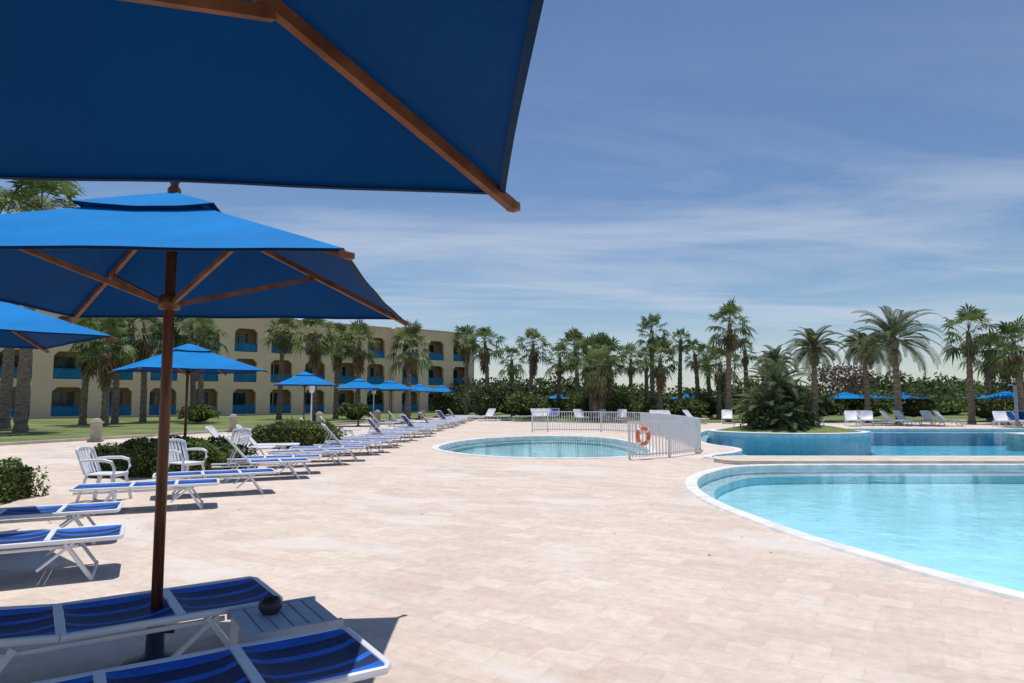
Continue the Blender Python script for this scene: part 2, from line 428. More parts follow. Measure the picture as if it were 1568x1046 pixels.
# ------------------------------------------------------------------ foliage
def leaf_quads(mb, pts, nrm, size, mat):
    n = len(pts)
    a = rng.normal(size=(n, 3)); a += nrm * .2
    a /= np.linalg.norm(a, axis=1)[:, None]
    b = np.cross(a, rng.normal(size=(n, 3))); b /= np.linalg.norm(b, axis=1)[:, None]
    s = size * rng.uniform(.6, 1.3, (n, 1))
    v = np.stack([pts - a * s, pts + b * s * .45, pts + a * s, pts - b * s * .45], 1).reshape(-1, 3)
    o = len(mb.v); mb.v.extend(map(tuple, v.tolist())); k = mb.mi(mat)
    mb.f.extend([(o + 4 * i, o + 4 * i + 1, o + 4 * i + 2, o + 4 * i + 3) for i in range(n)]); mb.m.extend([k] * n)

def blob(mb, c, r, n, size, mat, core=True):
    d = rng.normal(size=(n, 3)); d /= np.linalg.norm(d, axis=1)[:, None]
    d[:, 2] = np.where(d[:, 2] < -.3, -d[:, 2], d[:, 2])
    ph = rng.uniform(0, 6, 3)
    lump = 1 + .16 * np.sin(4 * d[:, 0] + ph[0]) * np.sin(5 * d[:, 1] + ph[1]) + .10 * np.sin(9 * d[:, 2] + 7 * d[:, 0] + ph[2])
    rad = lump * rng.uniform(.7, 1.05, n)
    leaf_quads(mb, np.array(c) + d * rad[:, None] * np.array(r), d, size, mat)
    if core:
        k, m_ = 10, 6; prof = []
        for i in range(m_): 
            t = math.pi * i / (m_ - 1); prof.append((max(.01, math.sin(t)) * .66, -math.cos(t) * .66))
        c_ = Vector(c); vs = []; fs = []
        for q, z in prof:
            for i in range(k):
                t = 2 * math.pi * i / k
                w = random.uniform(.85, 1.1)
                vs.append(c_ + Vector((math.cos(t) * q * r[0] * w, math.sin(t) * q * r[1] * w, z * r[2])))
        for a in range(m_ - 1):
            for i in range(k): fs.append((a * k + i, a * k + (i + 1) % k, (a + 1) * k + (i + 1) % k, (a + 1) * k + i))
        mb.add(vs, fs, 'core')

def hedge_box(name, x0, x1, y0, y1, h, n, size, mat='leaf_bush', rz=0):
    mb = MB(); cx, cy = (x0 + x1) / 2, (y0 + y1) / 2; w, d = (x1 - x0) / 2, (y1 - y0) / 2
    p = rng.uniform(-1, 1, (n, 3)); ax = rng.integers(0, 3, n); sg = rng.choice([-1, 1], n)
    for i in range(3):
        q = ax == i; p[q, i] = sg[q] * rng.uniform(.82, 1.05, q.sum())
    p[:, 2] = np.abs(p[:, 2])
    p[:, 2] *= 1 - .25 * (np.abs(p[:, 0]) ** 4)
    p[:, :2] *= (1 - .12 * p[:, 2:3] ** 3)
    p *= (1 + .06 * np.sin(p[:, 0:1] * 9 + p[:, 1:2] * 5))
    leaf_quads(mb, p * np.array([w, d, h]), p, size, mat)
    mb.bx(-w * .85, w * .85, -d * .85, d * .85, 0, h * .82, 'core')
    mb.obj(name, (cx, cy, 0), rz)
hedge_box('clipped_hedge', -8.8, -5.9, 14.2, 15.7, .72, 9000, .045)
hedge_box('clipped_hedge', -8.6, -6.0, 22.5, 24.5, .8, 5000, .06, 'leaf_light')
hedge_box('clipped_hedge', -9.4, -7.85, 10.0, 11.6, .60, 5000, .04)
mb = MB(); 
for _ in range(40):
    a = random.uniform(0, 6.28); l = random.uniform(.6, 1.3); e = random.uniform(.7, 1.4)
    p1 = Vector((math.cos(a) * math.cos(e) * l, math.sin(a) * math.cos(e) * l, math.sin(e) * l))
    s = Vector((-math.sin(a), math.cos(a), 0)) * .03
    mid = p1 * .55 + Vector((0, 0, .1))
    mb.add([-s * .6, s * .6, mid + s, mid - s, p1 - Vector((0, 0, .15))], [(0, 1, 2, 3), (3, 2, 4)], 'leaf_light')
mb.obj('yucca_plant', (-8.6, 27, 0))
# a few fallen leaves on the deck
mb = MB()
for i in range(90):
    if i < 78: x, y = random.gauss(-5.6, 1.1), random.uniform(8, 24)
    else: x, y = random.uniform(-3, 3), random.uniform(6, 16)
    a = random.uniform(0, 6.28); l = random.uniform(.012, .028); w_ = l * random.uniform(.3, .6)
    u = Vector((math.cos(a), math.sin(a), 0)); v = Vector((-u.y, u.x, 0)); c = Vector((x, y, .005))
    mb.add([c - u * l, c - v * w_ + Vector((0, 0, .004)), c + u * l, c + v * w_ + Vector((0, 0, .006))], [(0, 1, 2, 3)], 'leaf_dead')
mb.obj('fallen_leaves')

# background trees
mb = MB()
x = -30
while x < 110:
    y = random.uniform(84, 98); hh = random.uniform(1.5, 2.7) + (.9 if -16 < x < 8 else 0) + (.5 if 24 < x < 36 else 0) + (.9 if x > 45 else 0)
    w = random.uniform(2.6, 5)
    blob(mb, (x, y, hh * .55), (w, 3.5, hh * .85), 750, .30, random.choice(['leaf_tree', 'leaf_tree', 'leaf_bush']))
    x += w * .9
for k in range(46):
    x = random.uniform(-6, 70); y = random.uniform(66, 80); hh = random.uniform(1.0, 2.1)
    blob(mb, (x, y, hh * .5), (random.uniform(1.5, 3.4), 1.8, hh * .75), 360, .24, random.choice(['leaf_tree', 'leaf_bush', 'leaf_light']))
mb.obj('distant_tree_belt')
def bush(x, y, rx, h, n=500, size=.14, mat='leaf_bush', name='round_bush'):
    mb = MB(); blob(mb, (0, 0, h * .5), (rx, rx * .9, h * .6), n, size, mat); mb.obj(name, (x, y, 0))
for (x, y, rx, h, mt) in [(-2.6, 58, 1.6, 2.4, 'leaf_tree'), (1.0, 57, 1.9, 2.1, 'leaf_bush'), (-.6, 62, 2, 3.2, 'leaf_tree'), (3.6, 62, 2, 1.6, 'leaf_light'),
        (8.0, 52, 1.7, 2.0, 'leaf_bush'), (6.2, 56, 1.6, 2.2, 'leaf_bush'), (11.0, 56, 2.0, 1.5, 'leaf_light'), (13.5, 54, 1.8, 1.6, 'leaf_bush'), (10.0, 60, 2.2, 2.6, 'leaf_tree'), (16.5, 58, 2.4, 2.2, 'leaf_tree'),
        (19.5, 50, 2.0, 1.8, 'leaf_bush'), (23, 52, 2.2, 2.2, 'leaf_bush'), (27, 52, 2.2, 2.0, 'leaf_bush'), (31, 53, 2.4, 2.4, 'leaf_tree'), (34.5, 50, 2.0, 2.2, 'leaf_bush'), (38.5, 52, 2.6, 2.6, 'leaf_tree'),
        (-11.5, 50, 1.2, 1.2, 'leaf_bush'), (-21, 46, 1.3, 1.1, 'leaf_bush'), (-6.2, 62, 1.3, 1.8, 'leaf_tree'), (43, 54, 2.6, 2.8, 'leaf_tree')]:
    bush(x, y, rx, h, 700, .15, mt)
# bare purplish shrub
mb = MB()
blob(mb, (0, 0, 2.9), (3.4, 2, 2.4), 1500, .20, 'twig', core=False)
for k in range(12):
    a = random.uniform(0, 6.28)
    mb.tube((0, 0, 0), (math.cos(a) * 2, math.sin(a) * 1.2, random.uniform(2.4, 4.2)), .07, .02, 'trunk', 5)
mb.obj('bare_tamarisk', (34.5, 72, 0))

# palms
def trunk(mb, H, r0, r1, lean, n=10, rough=.12):
    K = max(8, int(H * 5)); vs = []; fs = []; pos = []
    for k in range(K + 1):
        t = k / K
        c = Vector((lean[0] * t * t, lean[1] * t * t, H * t)); pos.append(c)
        r = (r0 + (r1 - r0) * t) * (1 + (.25 if k == 0 else 0)) * (1 + (rough if k % 2 else -rough * .3))
        for i in range(n):
            a = 2 * math.pi * i / n + k * .3
            rr = r * random.uniform(.93, 1.08)
            vs.append(c + Vector((math.cos(a) * rr, math.sin(a) * rr, 0)))
    for k in range(K):
        for i in range(n): fs.append((k * n + i, k * n + (i + 1) % n, (k + 1) * n + (i + 1) % n, (k + 1) * n + i))
    mb.add(vs, fs, 'trunk'); return pos[-1]

def fan_leaf(mb, o, az, el, pet, R, mat, droop=.35, ns=12, wid=.075):
    d = Vector((math.cos(az) * math.cos(el), math.sin(az) * math.cos(el), math.sin(el)))
    side = Vector((-math.sin(az), math.cos(az), 0))
    roll = random.uniform(-.5, .5)
    up = side.cross(d) * -1
    side = (side * math.cos(roll) + up * math.sin(roll)).normalized()
    P = o + d * pet - Vector((0, 0, pet * .12))
    w = side * .025
    mb.add([o - w, o + w, P + w * .6, P - w * .6], [(0, 1, 2, 3)], mat)
    vs = [P]; fs = []
    spread = math.radians(105)
    for i in range(ns):
        a = -spread + 2 * spread * i / (ns - 1) + random.uniform(-.05, .05)
        dd = d * math.cos(a) + side * math.sin(a)
        pp = d * -math.sin(a) + side * math.cos(a)
        l = R * (1 - .22 * abs(a) / spread) * random.uniform(.85, 1.12)
        mid = P + dd * l * .55 - Vector((0, 0, l * droop * .18))
        tip = P + dd * l - Vector((0, 0, l * droop * random.uniform(.5, 1.2)))
        ww = pp * l * wid
        k = len(vs)
        vs += [mid - ww, mid + ww, tip]
        fs += [(0, k, k + 1), (k, k + 2, k + 1)]
    mb.add(vs, fs, mat)

def fan_palm(x, y, H, Rc=1.55, skirt=.5, nl=34, r0=.22):
    mb = MB()
    if H > 10: r0 = .3
    top = trunk(mb, H - .1, r0, r0 * .65, (random.uniform(-.35, .35), random.uniform(-.3, .3)))
    nl = nl + random.randint(-7, 5); Rc *= random.uniform(.92, 1.08)
    for i in range(nl):
        t = (i + .5) / nl
        el = math.radians(80 - 118 * t + random.uniform(-12, 12))
        az = i * 2.39996 + random.uniform(-.3, .3)
        s = random.uniform(.75, 1.2)
        fan_leaf(mb, top + Vector((0, 0, .1 - .35 * t)), az, el, Rc * .62 * s, Rc * .50 * s, 'leaf_fan', .3 + .5 * t)
    ns = int(26 * skirt + 6)
    for i in range(ns):
        t = i / ns
        el = math.radians(-50 - 32 * min(1, t * 1.5) + random.uniform(-6, 6)); az = i * 2.39996
        o = top - Vector((0, 0, .3 + 1.7 * skirt * t))
        fan_leaf(mb, o, az, el, Rc * .26, Rc * .38, 'leaf_dead', .6, 8, .10)
    mb.obj('fan_palm_tree', (x, y, 0), random.uniform(0, 6.28))

def frond(mb, o, az, el, Lg, mat, nl=24, grav=1.0, lw=.035, ll=.5):
    p = Vector(o); e = el; seg = 12; pts = [p.copy()]
    ds = []
    for k in range(seg):
        d = Vector((math.cos(az) * math.cos(e), math.sin(az) * math.cos(e), math.sin(e))); ds.append(d)
        p = p + d * Lg / seg; pts.append(p.copy())
        e -= grav * (.05 + .012 * k) * (1.1 - abs(math.sin(e)) * .3)
    ds.append(ds[-1])
    side = Vector((-math.sin(az), math.cos(az), 0))
    tw = random.uniform(-.5, .5)
    for k in range(seg):
        w = .03 * (1 - k / seg) + .006
        mb.add([pts[k] - side * w, pts[k] + side * w, pts[k + 1] + side * w * .8, pts[k + 1] - side * w * .8], [(0, 1, 2, 3)], mat)
    for i in range(nl):
        t = .16 + .84 * i / (nl - 1); q = t * seg; k = min(int(q), seg - 1); f = q - k
        b = pts[k].lerp(pts[k + 1], f); d = ds[k]
        up = side.cross(d); up = up if up.z > 0 else -up
        l = ll * (math.sin(math.pi * min(1, t * .85 + .12)) * .8 + .25)
        for sg in (-1, 1):
            ss = side * sg * math.cos(tw * sg + .35) + up * math.sin(.35 + tw * sg)
            ld = (d * .75 + ss * .85).normalized()
            tip = b + ld * l - Vector((0, 0, l * .22))
            mid = b + ld * l * .45
            w = d * lw
            mb.add([b - w * .6, b + w * .6, mid + w, tip, mid - w], [(0, 1, 2, 3, 4)], mat)

def date_palm(x, y, H, L_=3.2, nf=60, r0=.24, name='date_palm_tree', lowel=-25, ll=.5, nl=24, grav=1.2):
    mb = MB()
    top = trunk(mb, H, r0, r0 * .8, (random.uniform(-.3, .3), 0), rough=.16)
    for i in range(nf):
        t = (i + .5) / nf
        el = math.radians(84 - (84 - lowel) * t ** .9 + random.uniform(-6, 6))
        frond(mb, top, i * 2.39996 + random.uniform(-.15, .15), el, L_ * random.uniform(.85, 1.08), 'leaf_date', grav=grav, ll=ll, nl=nl)
    for i in range(8):
        frond(mb, top - Vector((0, 0, .2)), i * 2.4, math.radians(-55), L_ * .45, 'leaf_dead', grav=1.0, ll=.3, nl=14)
    mb.lathe([(r0 * .8, -.7), (r0 * 1.5, -.3), (r0 * 1.6, 0), (r0 * .6, .3)], top, 'trunk', 10)
    mb.obj(name, (x, y, 0), random.uniform(0, 6.28))

FP = [(-24.3, 34, 11.4, 2.4, .8), (-28.1, 38, 11.8, 2.3, .8), (-27.5, 44, 6.1, 1.8, 1), (-26.6, 46, 6.3, 1.8, .9), (-25.8, 48, 6.7, 1.8, .9), (-25.8, 51, 6.2, 1.8, .7),
      (-24.2, 52, 7.3, 1.9, .6), (-24.9, 42, 5.3, 1.7, 1), (-22.3, 49, 6.6, 1.7, .8), (-19.0, 56, 7.3, 1.8, .3), (-15.6, 54, 7.0, 1.9, .9), (-14.9, 58, 6.7, 1.7, .8), (-12.6, 56, 6.5, 1.9, .8),
      (-7.3, 48, 5.6, 1.8, .5), (-4.1, 62, 7.2, 1.6, .6), (-2.1, 60, 6.8, 1.6, .9), (1.6, 60, 6.6, 1.7, 1), (.1, 66, 5.6, 1.5, .3),
      (4.2, 62, 5.6, 1.4, .3), (5.8, 60, 6.3, 1.6, .4), (6.3, 54, 5.1, 1.8, .8), (8.1, 60, 6.0, 1.7, .6),
      (6.1, 50, 4.1, 1.7, .9), (7.6, 52, 4.9, 1.7, .8), (11.1, 64, 5.5, 1.5, .3), (11.5, 56, 7.4, 1.5, .4), (11.2, 52, 4.9, 1.7, .8), (14.7, 60, 7.0, 1.2, .1), (15.8, 58, 5.6, 1.4, .2),
      (17.9, 62, 5.6, 1.5, .3), (15.8, 50, 7.3, 1.7, .5), (19.9, 58, 5.9, 1.3, .2), (16.9, 56, 4.7, 1.6, .7), (13.0, 66, 5.8, 1.4, .2),
      (30.8, 46, 6.3, 1.9, .3), (36.2, 52, 5.4, 1.7, .6), (32.7, 44, 5.3, 1.7, .4), (40.8, 56, 5.2, 1.6, .4)]
for (x, y, H, Rc, sk) in FP: fan_palm(x, y, H, Rc, sk)
date_palm(22.1, 50, 5.3, 2.4, 40, .20)
date_palm(24.9, 48, 5.2, 1.9, 34, .18)
date_palm(24.8, 44, 5.4, 3.3, 50, .22, ll=.5)
date_palm(22.1, 57, 4.6, 2.0, 32, .2)
# clump on the island
for (x, y, H, L_) in [(12.6, 33, 2.3, 2.0), (11.8, 32.4, 1.0, 1.6), (13.4, 33.2, 1.3, 1.7), (12.4, 31.8, .5, 1.3)]:
    date_palm(x, y, H, L_, 36, .17, 'island_date_palm', -10, .36, 18, .9)
for (x, y, r, h) in [(11.5, 32.0, .8, 1.1), (12.6, 31.7, .9, 1.3), (13.6, 32.0, .8, 1.1)]:
    bush(x, y, r, h, 500, .1, 'leaf_tree', 'island_shrub')

# ------------------------------------------------------------------ hotel building
def hotel():
    e = empty('hotel_building', (-31, 68, 0), math.atan2(.68, .74))
    W, G, Rl, F, B = MB(), MB(), MB(), MB(), MB()
    bay, fl, T = 3.9, 3.15, .35
    def facade(x0, nb, yo):
        H = 3 * fl
        for b in range(nb):
            xa = x0 + b * bay; l = xa + .75; r = xa + bay - .75
            W.bx(xa, l, yo, yo + T, 0, H + .75, 'wall'); W.bx(r, xa + bay, yo, yo + T, 0, H + .75, 'wall')
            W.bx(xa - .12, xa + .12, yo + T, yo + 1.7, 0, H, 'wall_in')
            for k in range(3):
                z = k * fl
                zb = z + .28 if k else .15
                W.bx(l, r, yo, yo + T, (z - .45) if k else 0, zb, 'wall')
                zt = z + fl - .45
                for sg, xx in ((1, l), (-1, r)):
                    c = .38
                    vs = [(xx, yo + .003, zt), (xx + sg * c, yo + .003, zt), (xx, yo + .003, zt - c), (xx, yo + T - .003, zt), (xx + sg * c, yo + T - .003, zt), (xx, yo + T - .003, zt - c)]
                    W.add(vs, [(0, 1, 2), (3, 5, 4), (1, 4, 5, 2)], 'wall')
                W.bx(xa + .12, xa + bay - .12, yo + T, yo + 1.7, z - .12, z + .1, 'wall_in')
                Rl.bx(l + .02, r - .02, yo + .10, yo + .14, zb + .06, zb + .82, 'bluerail')
                Rl.bx(l + .02, r - .02, yo + .07, yo + .17, zb + .86, zb + .93, 'bluerail')
                for q in range(5):
                    xx = l + .1 + (r - l - .2) * q / 4
                    Rl.bx(xx - .03, xx + .03, yo + .085, yo + .155, zb, zb + .86, 'bluerail')
                G.bx(l + .1, r - .5, yo + 1.66, yo + 1.69, z + .1, z + 2.3, 'glass')
                for xx in (l + .1, (l + r - .4) / 2, r - .5):
                    F.bx(xx - .05, xx + .05, yo + 1.60, yo + 1.655, z + .1, z + 2.35, 'bluerail' if b % 3 else 'trim')
            W.bx(l, r, yo, yo + T, H - .45, H + .75, 'wall')
        x1 = x0 + nb * bay
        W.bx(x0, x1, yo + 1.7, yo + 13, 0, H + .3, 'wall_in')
        B.bx(x0 - .08, x1 + .08, yo - .1, yo + T + .1, H + .752, H + .92, 'trim')
        W.bx(x1 + .001, x1 + T, yo + .002, yo + 13, 0, H + .75, 'wall')
        B.bx(x0, x1, yo + T, yo + 13, H + .302, H + .42, 'trim')
        W.bx(x0 - T, x0 - .001, yo + .002, yo + 13, 0, H + .75, 'wall')
    facade(-40.4 + .0, 16, 0)
    facade(22.4, 3, -.9)
    W.obj('walls', parent=e); G.obj('windows', parent=e); Rl.obj('balcony_railings', parent=e); F.obj('door_frames', parent=e); B.obj('roof_cornice', parent=e)
hotel()

# ------------------------------------------------------------------ umbrella
def umbrella_meshes(S=2.65, ze=2.28, za=2.88):
    h = S / 2; rise = za - ze
    C = MB()
    def panel(q, v0, v1, dz, scale, sagin, hem):
        R = Matrix.Rotation(q * math.pi / 2, 3, 'Z'); nu, nv = 16, 10; vs = []; fs = []
        for j in range(nv + 1):
            v = v0 + (v1 - v0) * j / nv
            for i in range(nu + 1):
                u = -1 + 2 * i / nu
                inn = sagin * (1 - u * u) * ((v - v0) / (v1 - v0)) ** 2
                y = -(h * v * scale - inn); x = u * h * v * scale
                z = za - rise * v * scale + dz - .024 * (1 - u * u) * math.sin(math.pi * min(1, v)) + .004 * math.sin(u * 9 + q * 2) * v * (1 - u * u)
                vs.append(R @ Vector((x, y, z)))
        for j in range(nv):
            for i in range(nu):
                a = j * (nu + 1) + i; fs.append((a, a + 1, a + nu + 2, a + nu + 1))
        C.add(vs, fs, 'canvas')
        C.add([p - Vector((0, 0, .005)) for p in vs], fs, 'underside_shade')  # added second sheet, carries the painted shade under the canopy
        e = vs[-(nu + 1):]
        low = [p + Vector((0, 0, -hem)) for p in e]
        inn_ = [Vector((p.x * .985, p.y * .985, p.z - hem * .9)) for p in e]
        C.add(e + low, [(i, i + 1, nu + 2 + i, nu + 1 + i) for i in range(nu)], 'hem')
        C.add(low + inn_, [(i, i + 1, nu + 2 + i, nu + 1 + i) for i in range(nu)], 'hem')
    for q in range(4):
        panel(q, .20, 1, 0, 1, .03, .014)
        panel(q, .02, .30, .045, 1, .02, .012)
    P = MB()
    P.tube((0, 0, .05), (0, 0, za + .05), .033, .031, 'wood', 14)
    P.lathe([(.001, .15), (.02, .14), (.032, .115), (.022, .085), (.04, .06), (.04, .03)], (0, 0, za), 'wood', 12)
    P.lathe([(.035, 0), (.062, .01), (.062, .09), (.035, .1)], (0, 0, ze - .12), 'wood', 14)
    P.lathe([(.035, 0), (.06, .01), (.06, .10), (.035, .12)], (0, 0, za - .14), 'wood', 14)
    Rb = MB()
    for sx, sy in ((1, 1), (1, -1), (-1, 1), (-1, -1)):
        a = Vector((sx * .045, sy * .045, za - .05)); b = Vector((sx * (h + .03), sy * (h + .03), ze - .042))
        Rb.beam(a, b, .026, .036, 'woodrib')
        m_ = a.lerp(b, .52) - Vector((0, 0, .02))
        Rb.beam((sx * .05, sy * .05, ze - .07), m_, .022, .03, 'woodrib')
        Rb.lathe([(.001, -.02), (.024, -.012), (.024, .012), (.001, .02)], b + Vector((0, 0, .0)), 'woodrib', 10)
    Bs = MB()
    Bs.tube((0, 0, 0), (0, 0, .28), .055, .048, 'bluebase', 14)
    Bs.lathe([(.18, 0), (.18, .03), (.07, .06), (.05, .1)], (0, 0, 0), 'bluebase', 20)
    Bs.tube((.04, 0, .2), (.11, 0, .2), .012, .012, 'metal', 8)
    return C.mesh('canopy', True), P.mesh('pole', True), Rb.mesh('ribs'), Bs.mesh('base')
UM = umbrella_meshes()
def umbrella(x, y, deg, sc=(1, 1, 1)):
    e = empty('beach_umbrella', (x, y, 0), math.radians(deg), sc)
    for me, nm in zip(UM, ('canopy', 'pole', 'ribs', 'base')): place(me, nm, parent=e)
umbrella(-1.215, .74, 5.5)
umbrella(-2.16, 4.27, 3.5)
umbrella(-6.15, 7.2, 47)
umbrella(-7.6, 16, 42)
umbrella(-9.7, 32, 20)
for (x, y, d) in [(-9.4, 42, 10), (-8.8, 50, 40), (-7.6, 56, 20), (-6.4, 62, 5), (-8.2, 46, 30)]: umbrella(x, y, d)
for (x, y, d) in [(4.6, 68, 40), (10.6, 68, 10), (17.0, 66, 35), (25.3, 52, 20), (27.6, 53, 45), (30.3, 53, 10), (33.2, 46, 30), (41, 60, 0)]:
    umbrella(x, y, d, (1, 1, .74))

# ------------------------------------------------------------------ loungers
def lounger_mesh(back=0, plain=False):
    mb = MB(); w = .33; z = .35; fab = 'white' if plain else 'sling'; hx = -.22
    ca, sa = math.cos(back), math.sin(back)
    def B(x, y, dz=0):
        if x >= hx: return Vector((x, y, z + dz))
        l = hx - x; return Vector((hx - l * ca + dz * sa, y, z + l * sa + dz * ca))
    for s in (-1, 1):
        mb.path([B(.93, s * (w - .05)), B(.9, s * w), B(hx, s * w)], .021, 'white')
        mb.path([B(hx - .01, s * w), B(-.9, s * w), B(-.95, s * (w - .06))], .021, 'white')
        mb.path([Vector((hx - .7, s * (w - .03), z - .05)), Vector((hx, s * (w - .03), z - .05)), Vector((.6, s * (w - .03), z - .05))], .016, 'white')
        mb.beam((.50, s * (w - .01), z - .02), (.72, s * (w + .015), .0), .045, .03, 'white')
        mb.beam((.56, s * (w - .01), z - .02), (.30, s * (w + .01), .12), .03, .022, 'white')
        mb.beam((-.42, s * (w - .01), z - .02), (-.66, s * (w + .015), .0), .045, .03, 'white')
    mb.tube((.72, -w, .03), (.72, w, .03), .014, .014, 'white'); mb.tube((-.66, -w, .03), (-.66, w, .03), .014, .014, 'white')
    mb.tube(B(.93, -w + .05), B(.93, w - .05), .021, .021, 'white')
    mb.tube(B(-.95, -w + .06), B(-.95, w - .06), .021, .021, 'white')
    for xx in (.36, hx):
        mb.box(B(xx, 0, .016), (.045, 2 * w - .02, .016), 'white')
    segs = [(.91, .385), (.335, hx + .025), (hx - .025, -.93)]
    for a, b in segs:
        n, k = 8, 6; vs = []; fs = []
        for i in range(n + 1):
            x = a + (b - a) * i / n
            for j in range(k + 1):
                y = -w + .02 + (2 * w - .04) * j / k
                sag = .04 * (1 - (y / w) ** 2) * math.sin(math.pi * i / n) ** .5 + .006
                vs.append(B(x, y, .018 - sag))
        for i in range(n):
            for j in range(k): q = i * (k + 1) + j; fs.append((q, q + 1, q + k + 2, q + k + 1))
        mb.add(vs, fs, fab)
    if back > .2:
        for s in (-1, 1): mb.tube((-.62, s * (w - .04), z - .04), B(-.6, s * (w - .04)), .012, .012, 'white')
    return mb.mesh('sun_lounger', False)
LM = [lounger_mesh(0), lounger_mesh(.10), lounger_mesh(.85), lounger_mesh(.85, True), lounger_mesh(0, True)]
def lounger(fx, fy, deg, k=0):   # fx,fy: middle of the foot end
    a = math.radians(deg)
    place(LM[k], 'sun_lounger', (fx - .93 * math.cos(a), fy - .93 * math.sin(a), 0), a)
lounger(-.74, 3.58, 33, 0)
lounger(-1.62, 4.64, 35, 1)
lounger(-3.72, 6.65, 28, 0)
lounger(-4.60, 8.15, 26, 0)
lounger(-4.50, 10.6, 24, 0)
lounger(-4.20, 12.2, 26, 0)
y = 14.4; k = 0
while y < 56:
    x = -4.15 + (y - 14) * .03 + random.uniform(-.2, .2)
    lounger(x, y, random.uniform(12, 36), 0 if k % 4 else 2)
    y += (.95 if k % 2 == 0 else 2.1) + random.uniform(-.12, .2)
    k += 1
for (x, y, d, m_) in [(-6.3, 18.2, 10, 3), (-6.0, 19.4, 15, 3), (-6.6, 27, 20, 2), (-6.4, 29, 20, 3), (-6.2, 38, 15, 2), (-5.9, 42, 15, 3)]:
    lounger(x, y, d, m_)
for (cx, cy, n, dx) in [(-2.6, 52, 6, 1.0), (1.9, 53, 2, 1.0), (5.2, 48, 3, 1.0), (17.8, 42.5, 2, 1.1), (20.6, 42, 7, 1.1), (9.2, 44, 3, 1.2), (28.8, 40.5, 3, 1.2), (13, 45, 2, 1.2)]:
    for i in range(n):
        lounger(cx + i * dx + random.uniform(-.25, .25), cy + random.uniform(-1.0, .7), random.uniform(-125, -40), random.choice([3, 3, 2, 0, 3]))

# ------------------------------------------------------------------ plastic chairs
def chair_mesh():
    mb = MB()
    mb.box((0, 0, .43), (.44, .46, .022), 'white')
    mb.box((.225, 0, .415), (.03, .44, .05), 'white')
    for sx, sy in ((1, 1), (1, -1), (-1, 1), (-1, -1)):
        a = Vector((sx * .19, sy * .21, .43)); b = Vector((sx * (.27 if sx > 0 else .30), sy * .27, 0))
        mb.beam(a, b, .055, .04, 'white')
    def bk(y, t): return Vector((-.21 - .15 * t - .05 * (1 - (y / .24) ** 2) * 1.0, y, .44 + .40 * t))
    n = 7
    for i in range(n):
        y = -.2 + .4 * i / (n - 1)
        for q in range(4): mb.beam(bk(y, q / 4), bk(y, (q + 1) / 4 + .01), .052, .012, 'white')
    top = [bk(-.245 + .49 * i / 10, 1.0 - .10 * abs(-1 + .2 * i) ** 3) for i in range(11)]
    mb.path(top, .024, 'white', 8)
    for s in (-1, 1):
        mb.path([bk(s * .235, 0), bk(s * .24, .5), bk(s * .245, .92)], .022, 'white')
        mb.path([bk(s * .25, .52), Vector((-.12, s * .29, .66)), Vector((.08, s * .30, .66)), Vector((.20, s * .285, .63)), Vector((.235, s * .26, .52)), Vector((.21, s * .22, .43))], [.022, .026, .028, .028, .024, .022], 'white')
    return mb.mesh('plastic_chair', False)
CM = chair_mesh()
place(CM, 'plastic_chair', (-6.45, 11.0, 0), math.radians(5), bevel=.006)
place(CM, 'plastic_chair', (-6.1, 12.9, 0), math.radians(-25), bevel=.006)
place(CM, 'plastic_chair', (-7.1, 17.6, 0), math.radians(-100), bevel=.006)

# side table + ashtray
mb = MB()
for i in range(6): mb.bx(-.25 + i * .084, -.25 + i * .084 + .072, -.24, .24, .34, .36, 'slat')
mb.bx(-.26, .26, -.27, -.242, .31, .365, 'slat'); mb.bx(-.26, .26, .242, .27, .31, .365, 'slat')
for sx in (-1, 1):
    for sy in (-1, 1): mb.beam((sx * .22, sy * .23, .335), (sx * .23, sy * .24, 0), .04, .04, 'white')
mb.obj('slatted_side_table', (-1.32, 4.07, 0), math.radians(33), bevel=.003)
mb = MB(); mb.lathe([(.001, 0), (.045, 0), (.066, .03), (.066, .06), (.05, .085), (.042, .08), (.05, .05), (.001, .02)], (0, 0, 0), 'metal', 24)
mb.obj('ashtray', (-1.41, 4.10, .361), smooth=True)

# ------------------------------------------------------------------ pool fence + life ring
mb = MB()
fp = [(3.15, 18.5), (4.4, 19.3), (5.5, 20.6), (6.0, 22.0), (6.2, 24.5), (6.3, 28), (6.0, 32), (4.4, 34), (1.8, 34.6), (1.0, 34.0)]
for a, b in zip(fp[:-1], fp[1:]):
    a = Vector(a); b = Vector(b); l = (b - a).length; n = max(2, int(l / .12))
    for z in (.12, 1.0): mb.beam((a.x, a.y, z), (b.x, b.y, z), .035, .04, 'whitepaint')
    for i in range(n):
        p = a.lerp(b, i / n); w = .028 if i else .06
        mb.box((p.x, p.y, .52 if i else .51), (w, w, .94 if i else 1.02), 'whitepaint')
b = fp[-1]; mb.box((b[0], b[1], .51), (.06, .06, 1.02), 'whitepaint')
mb.obj('pool_safety_fence')
mb = MB()
n, k = 32, 12; vs = []; fs = []
for i in range(n):
    a = 2 * math.pi * i / n
    for j in range(k):
        t = 2 * math.pi * j / k; r = .21 + .055 * math.cos(t)
        vs.append((math.cos(a) * r, .045 * math.sin(t), math.sin(a) * r))
for i in range(n):
    for j in range(k):
        fs.append((i * k + j, ((i + 1) % n) * k + j, ((i + 1) % n) * k + (j + 1) % k, i * k + (j + 1) % k))
mb.add(vs, fs, 'ring')
for q in range(4):
    a = q * math.pi / 2 + .78
    mb.tube((math.cos(a) * .21 - .03 * math.sin(a), 0, math.sin(a) * .21 + .03 * math.cos(a)), (math.cos(a) * .21 + .03 * math.sin(a), 0, math.sin(a) * .21 - .03 * math.cos(a)), .062, .062, 'whitepaint', 12)
mb.tube((0, .02, .25), (0, .06, .36), .01, .01, 'rope', 6)
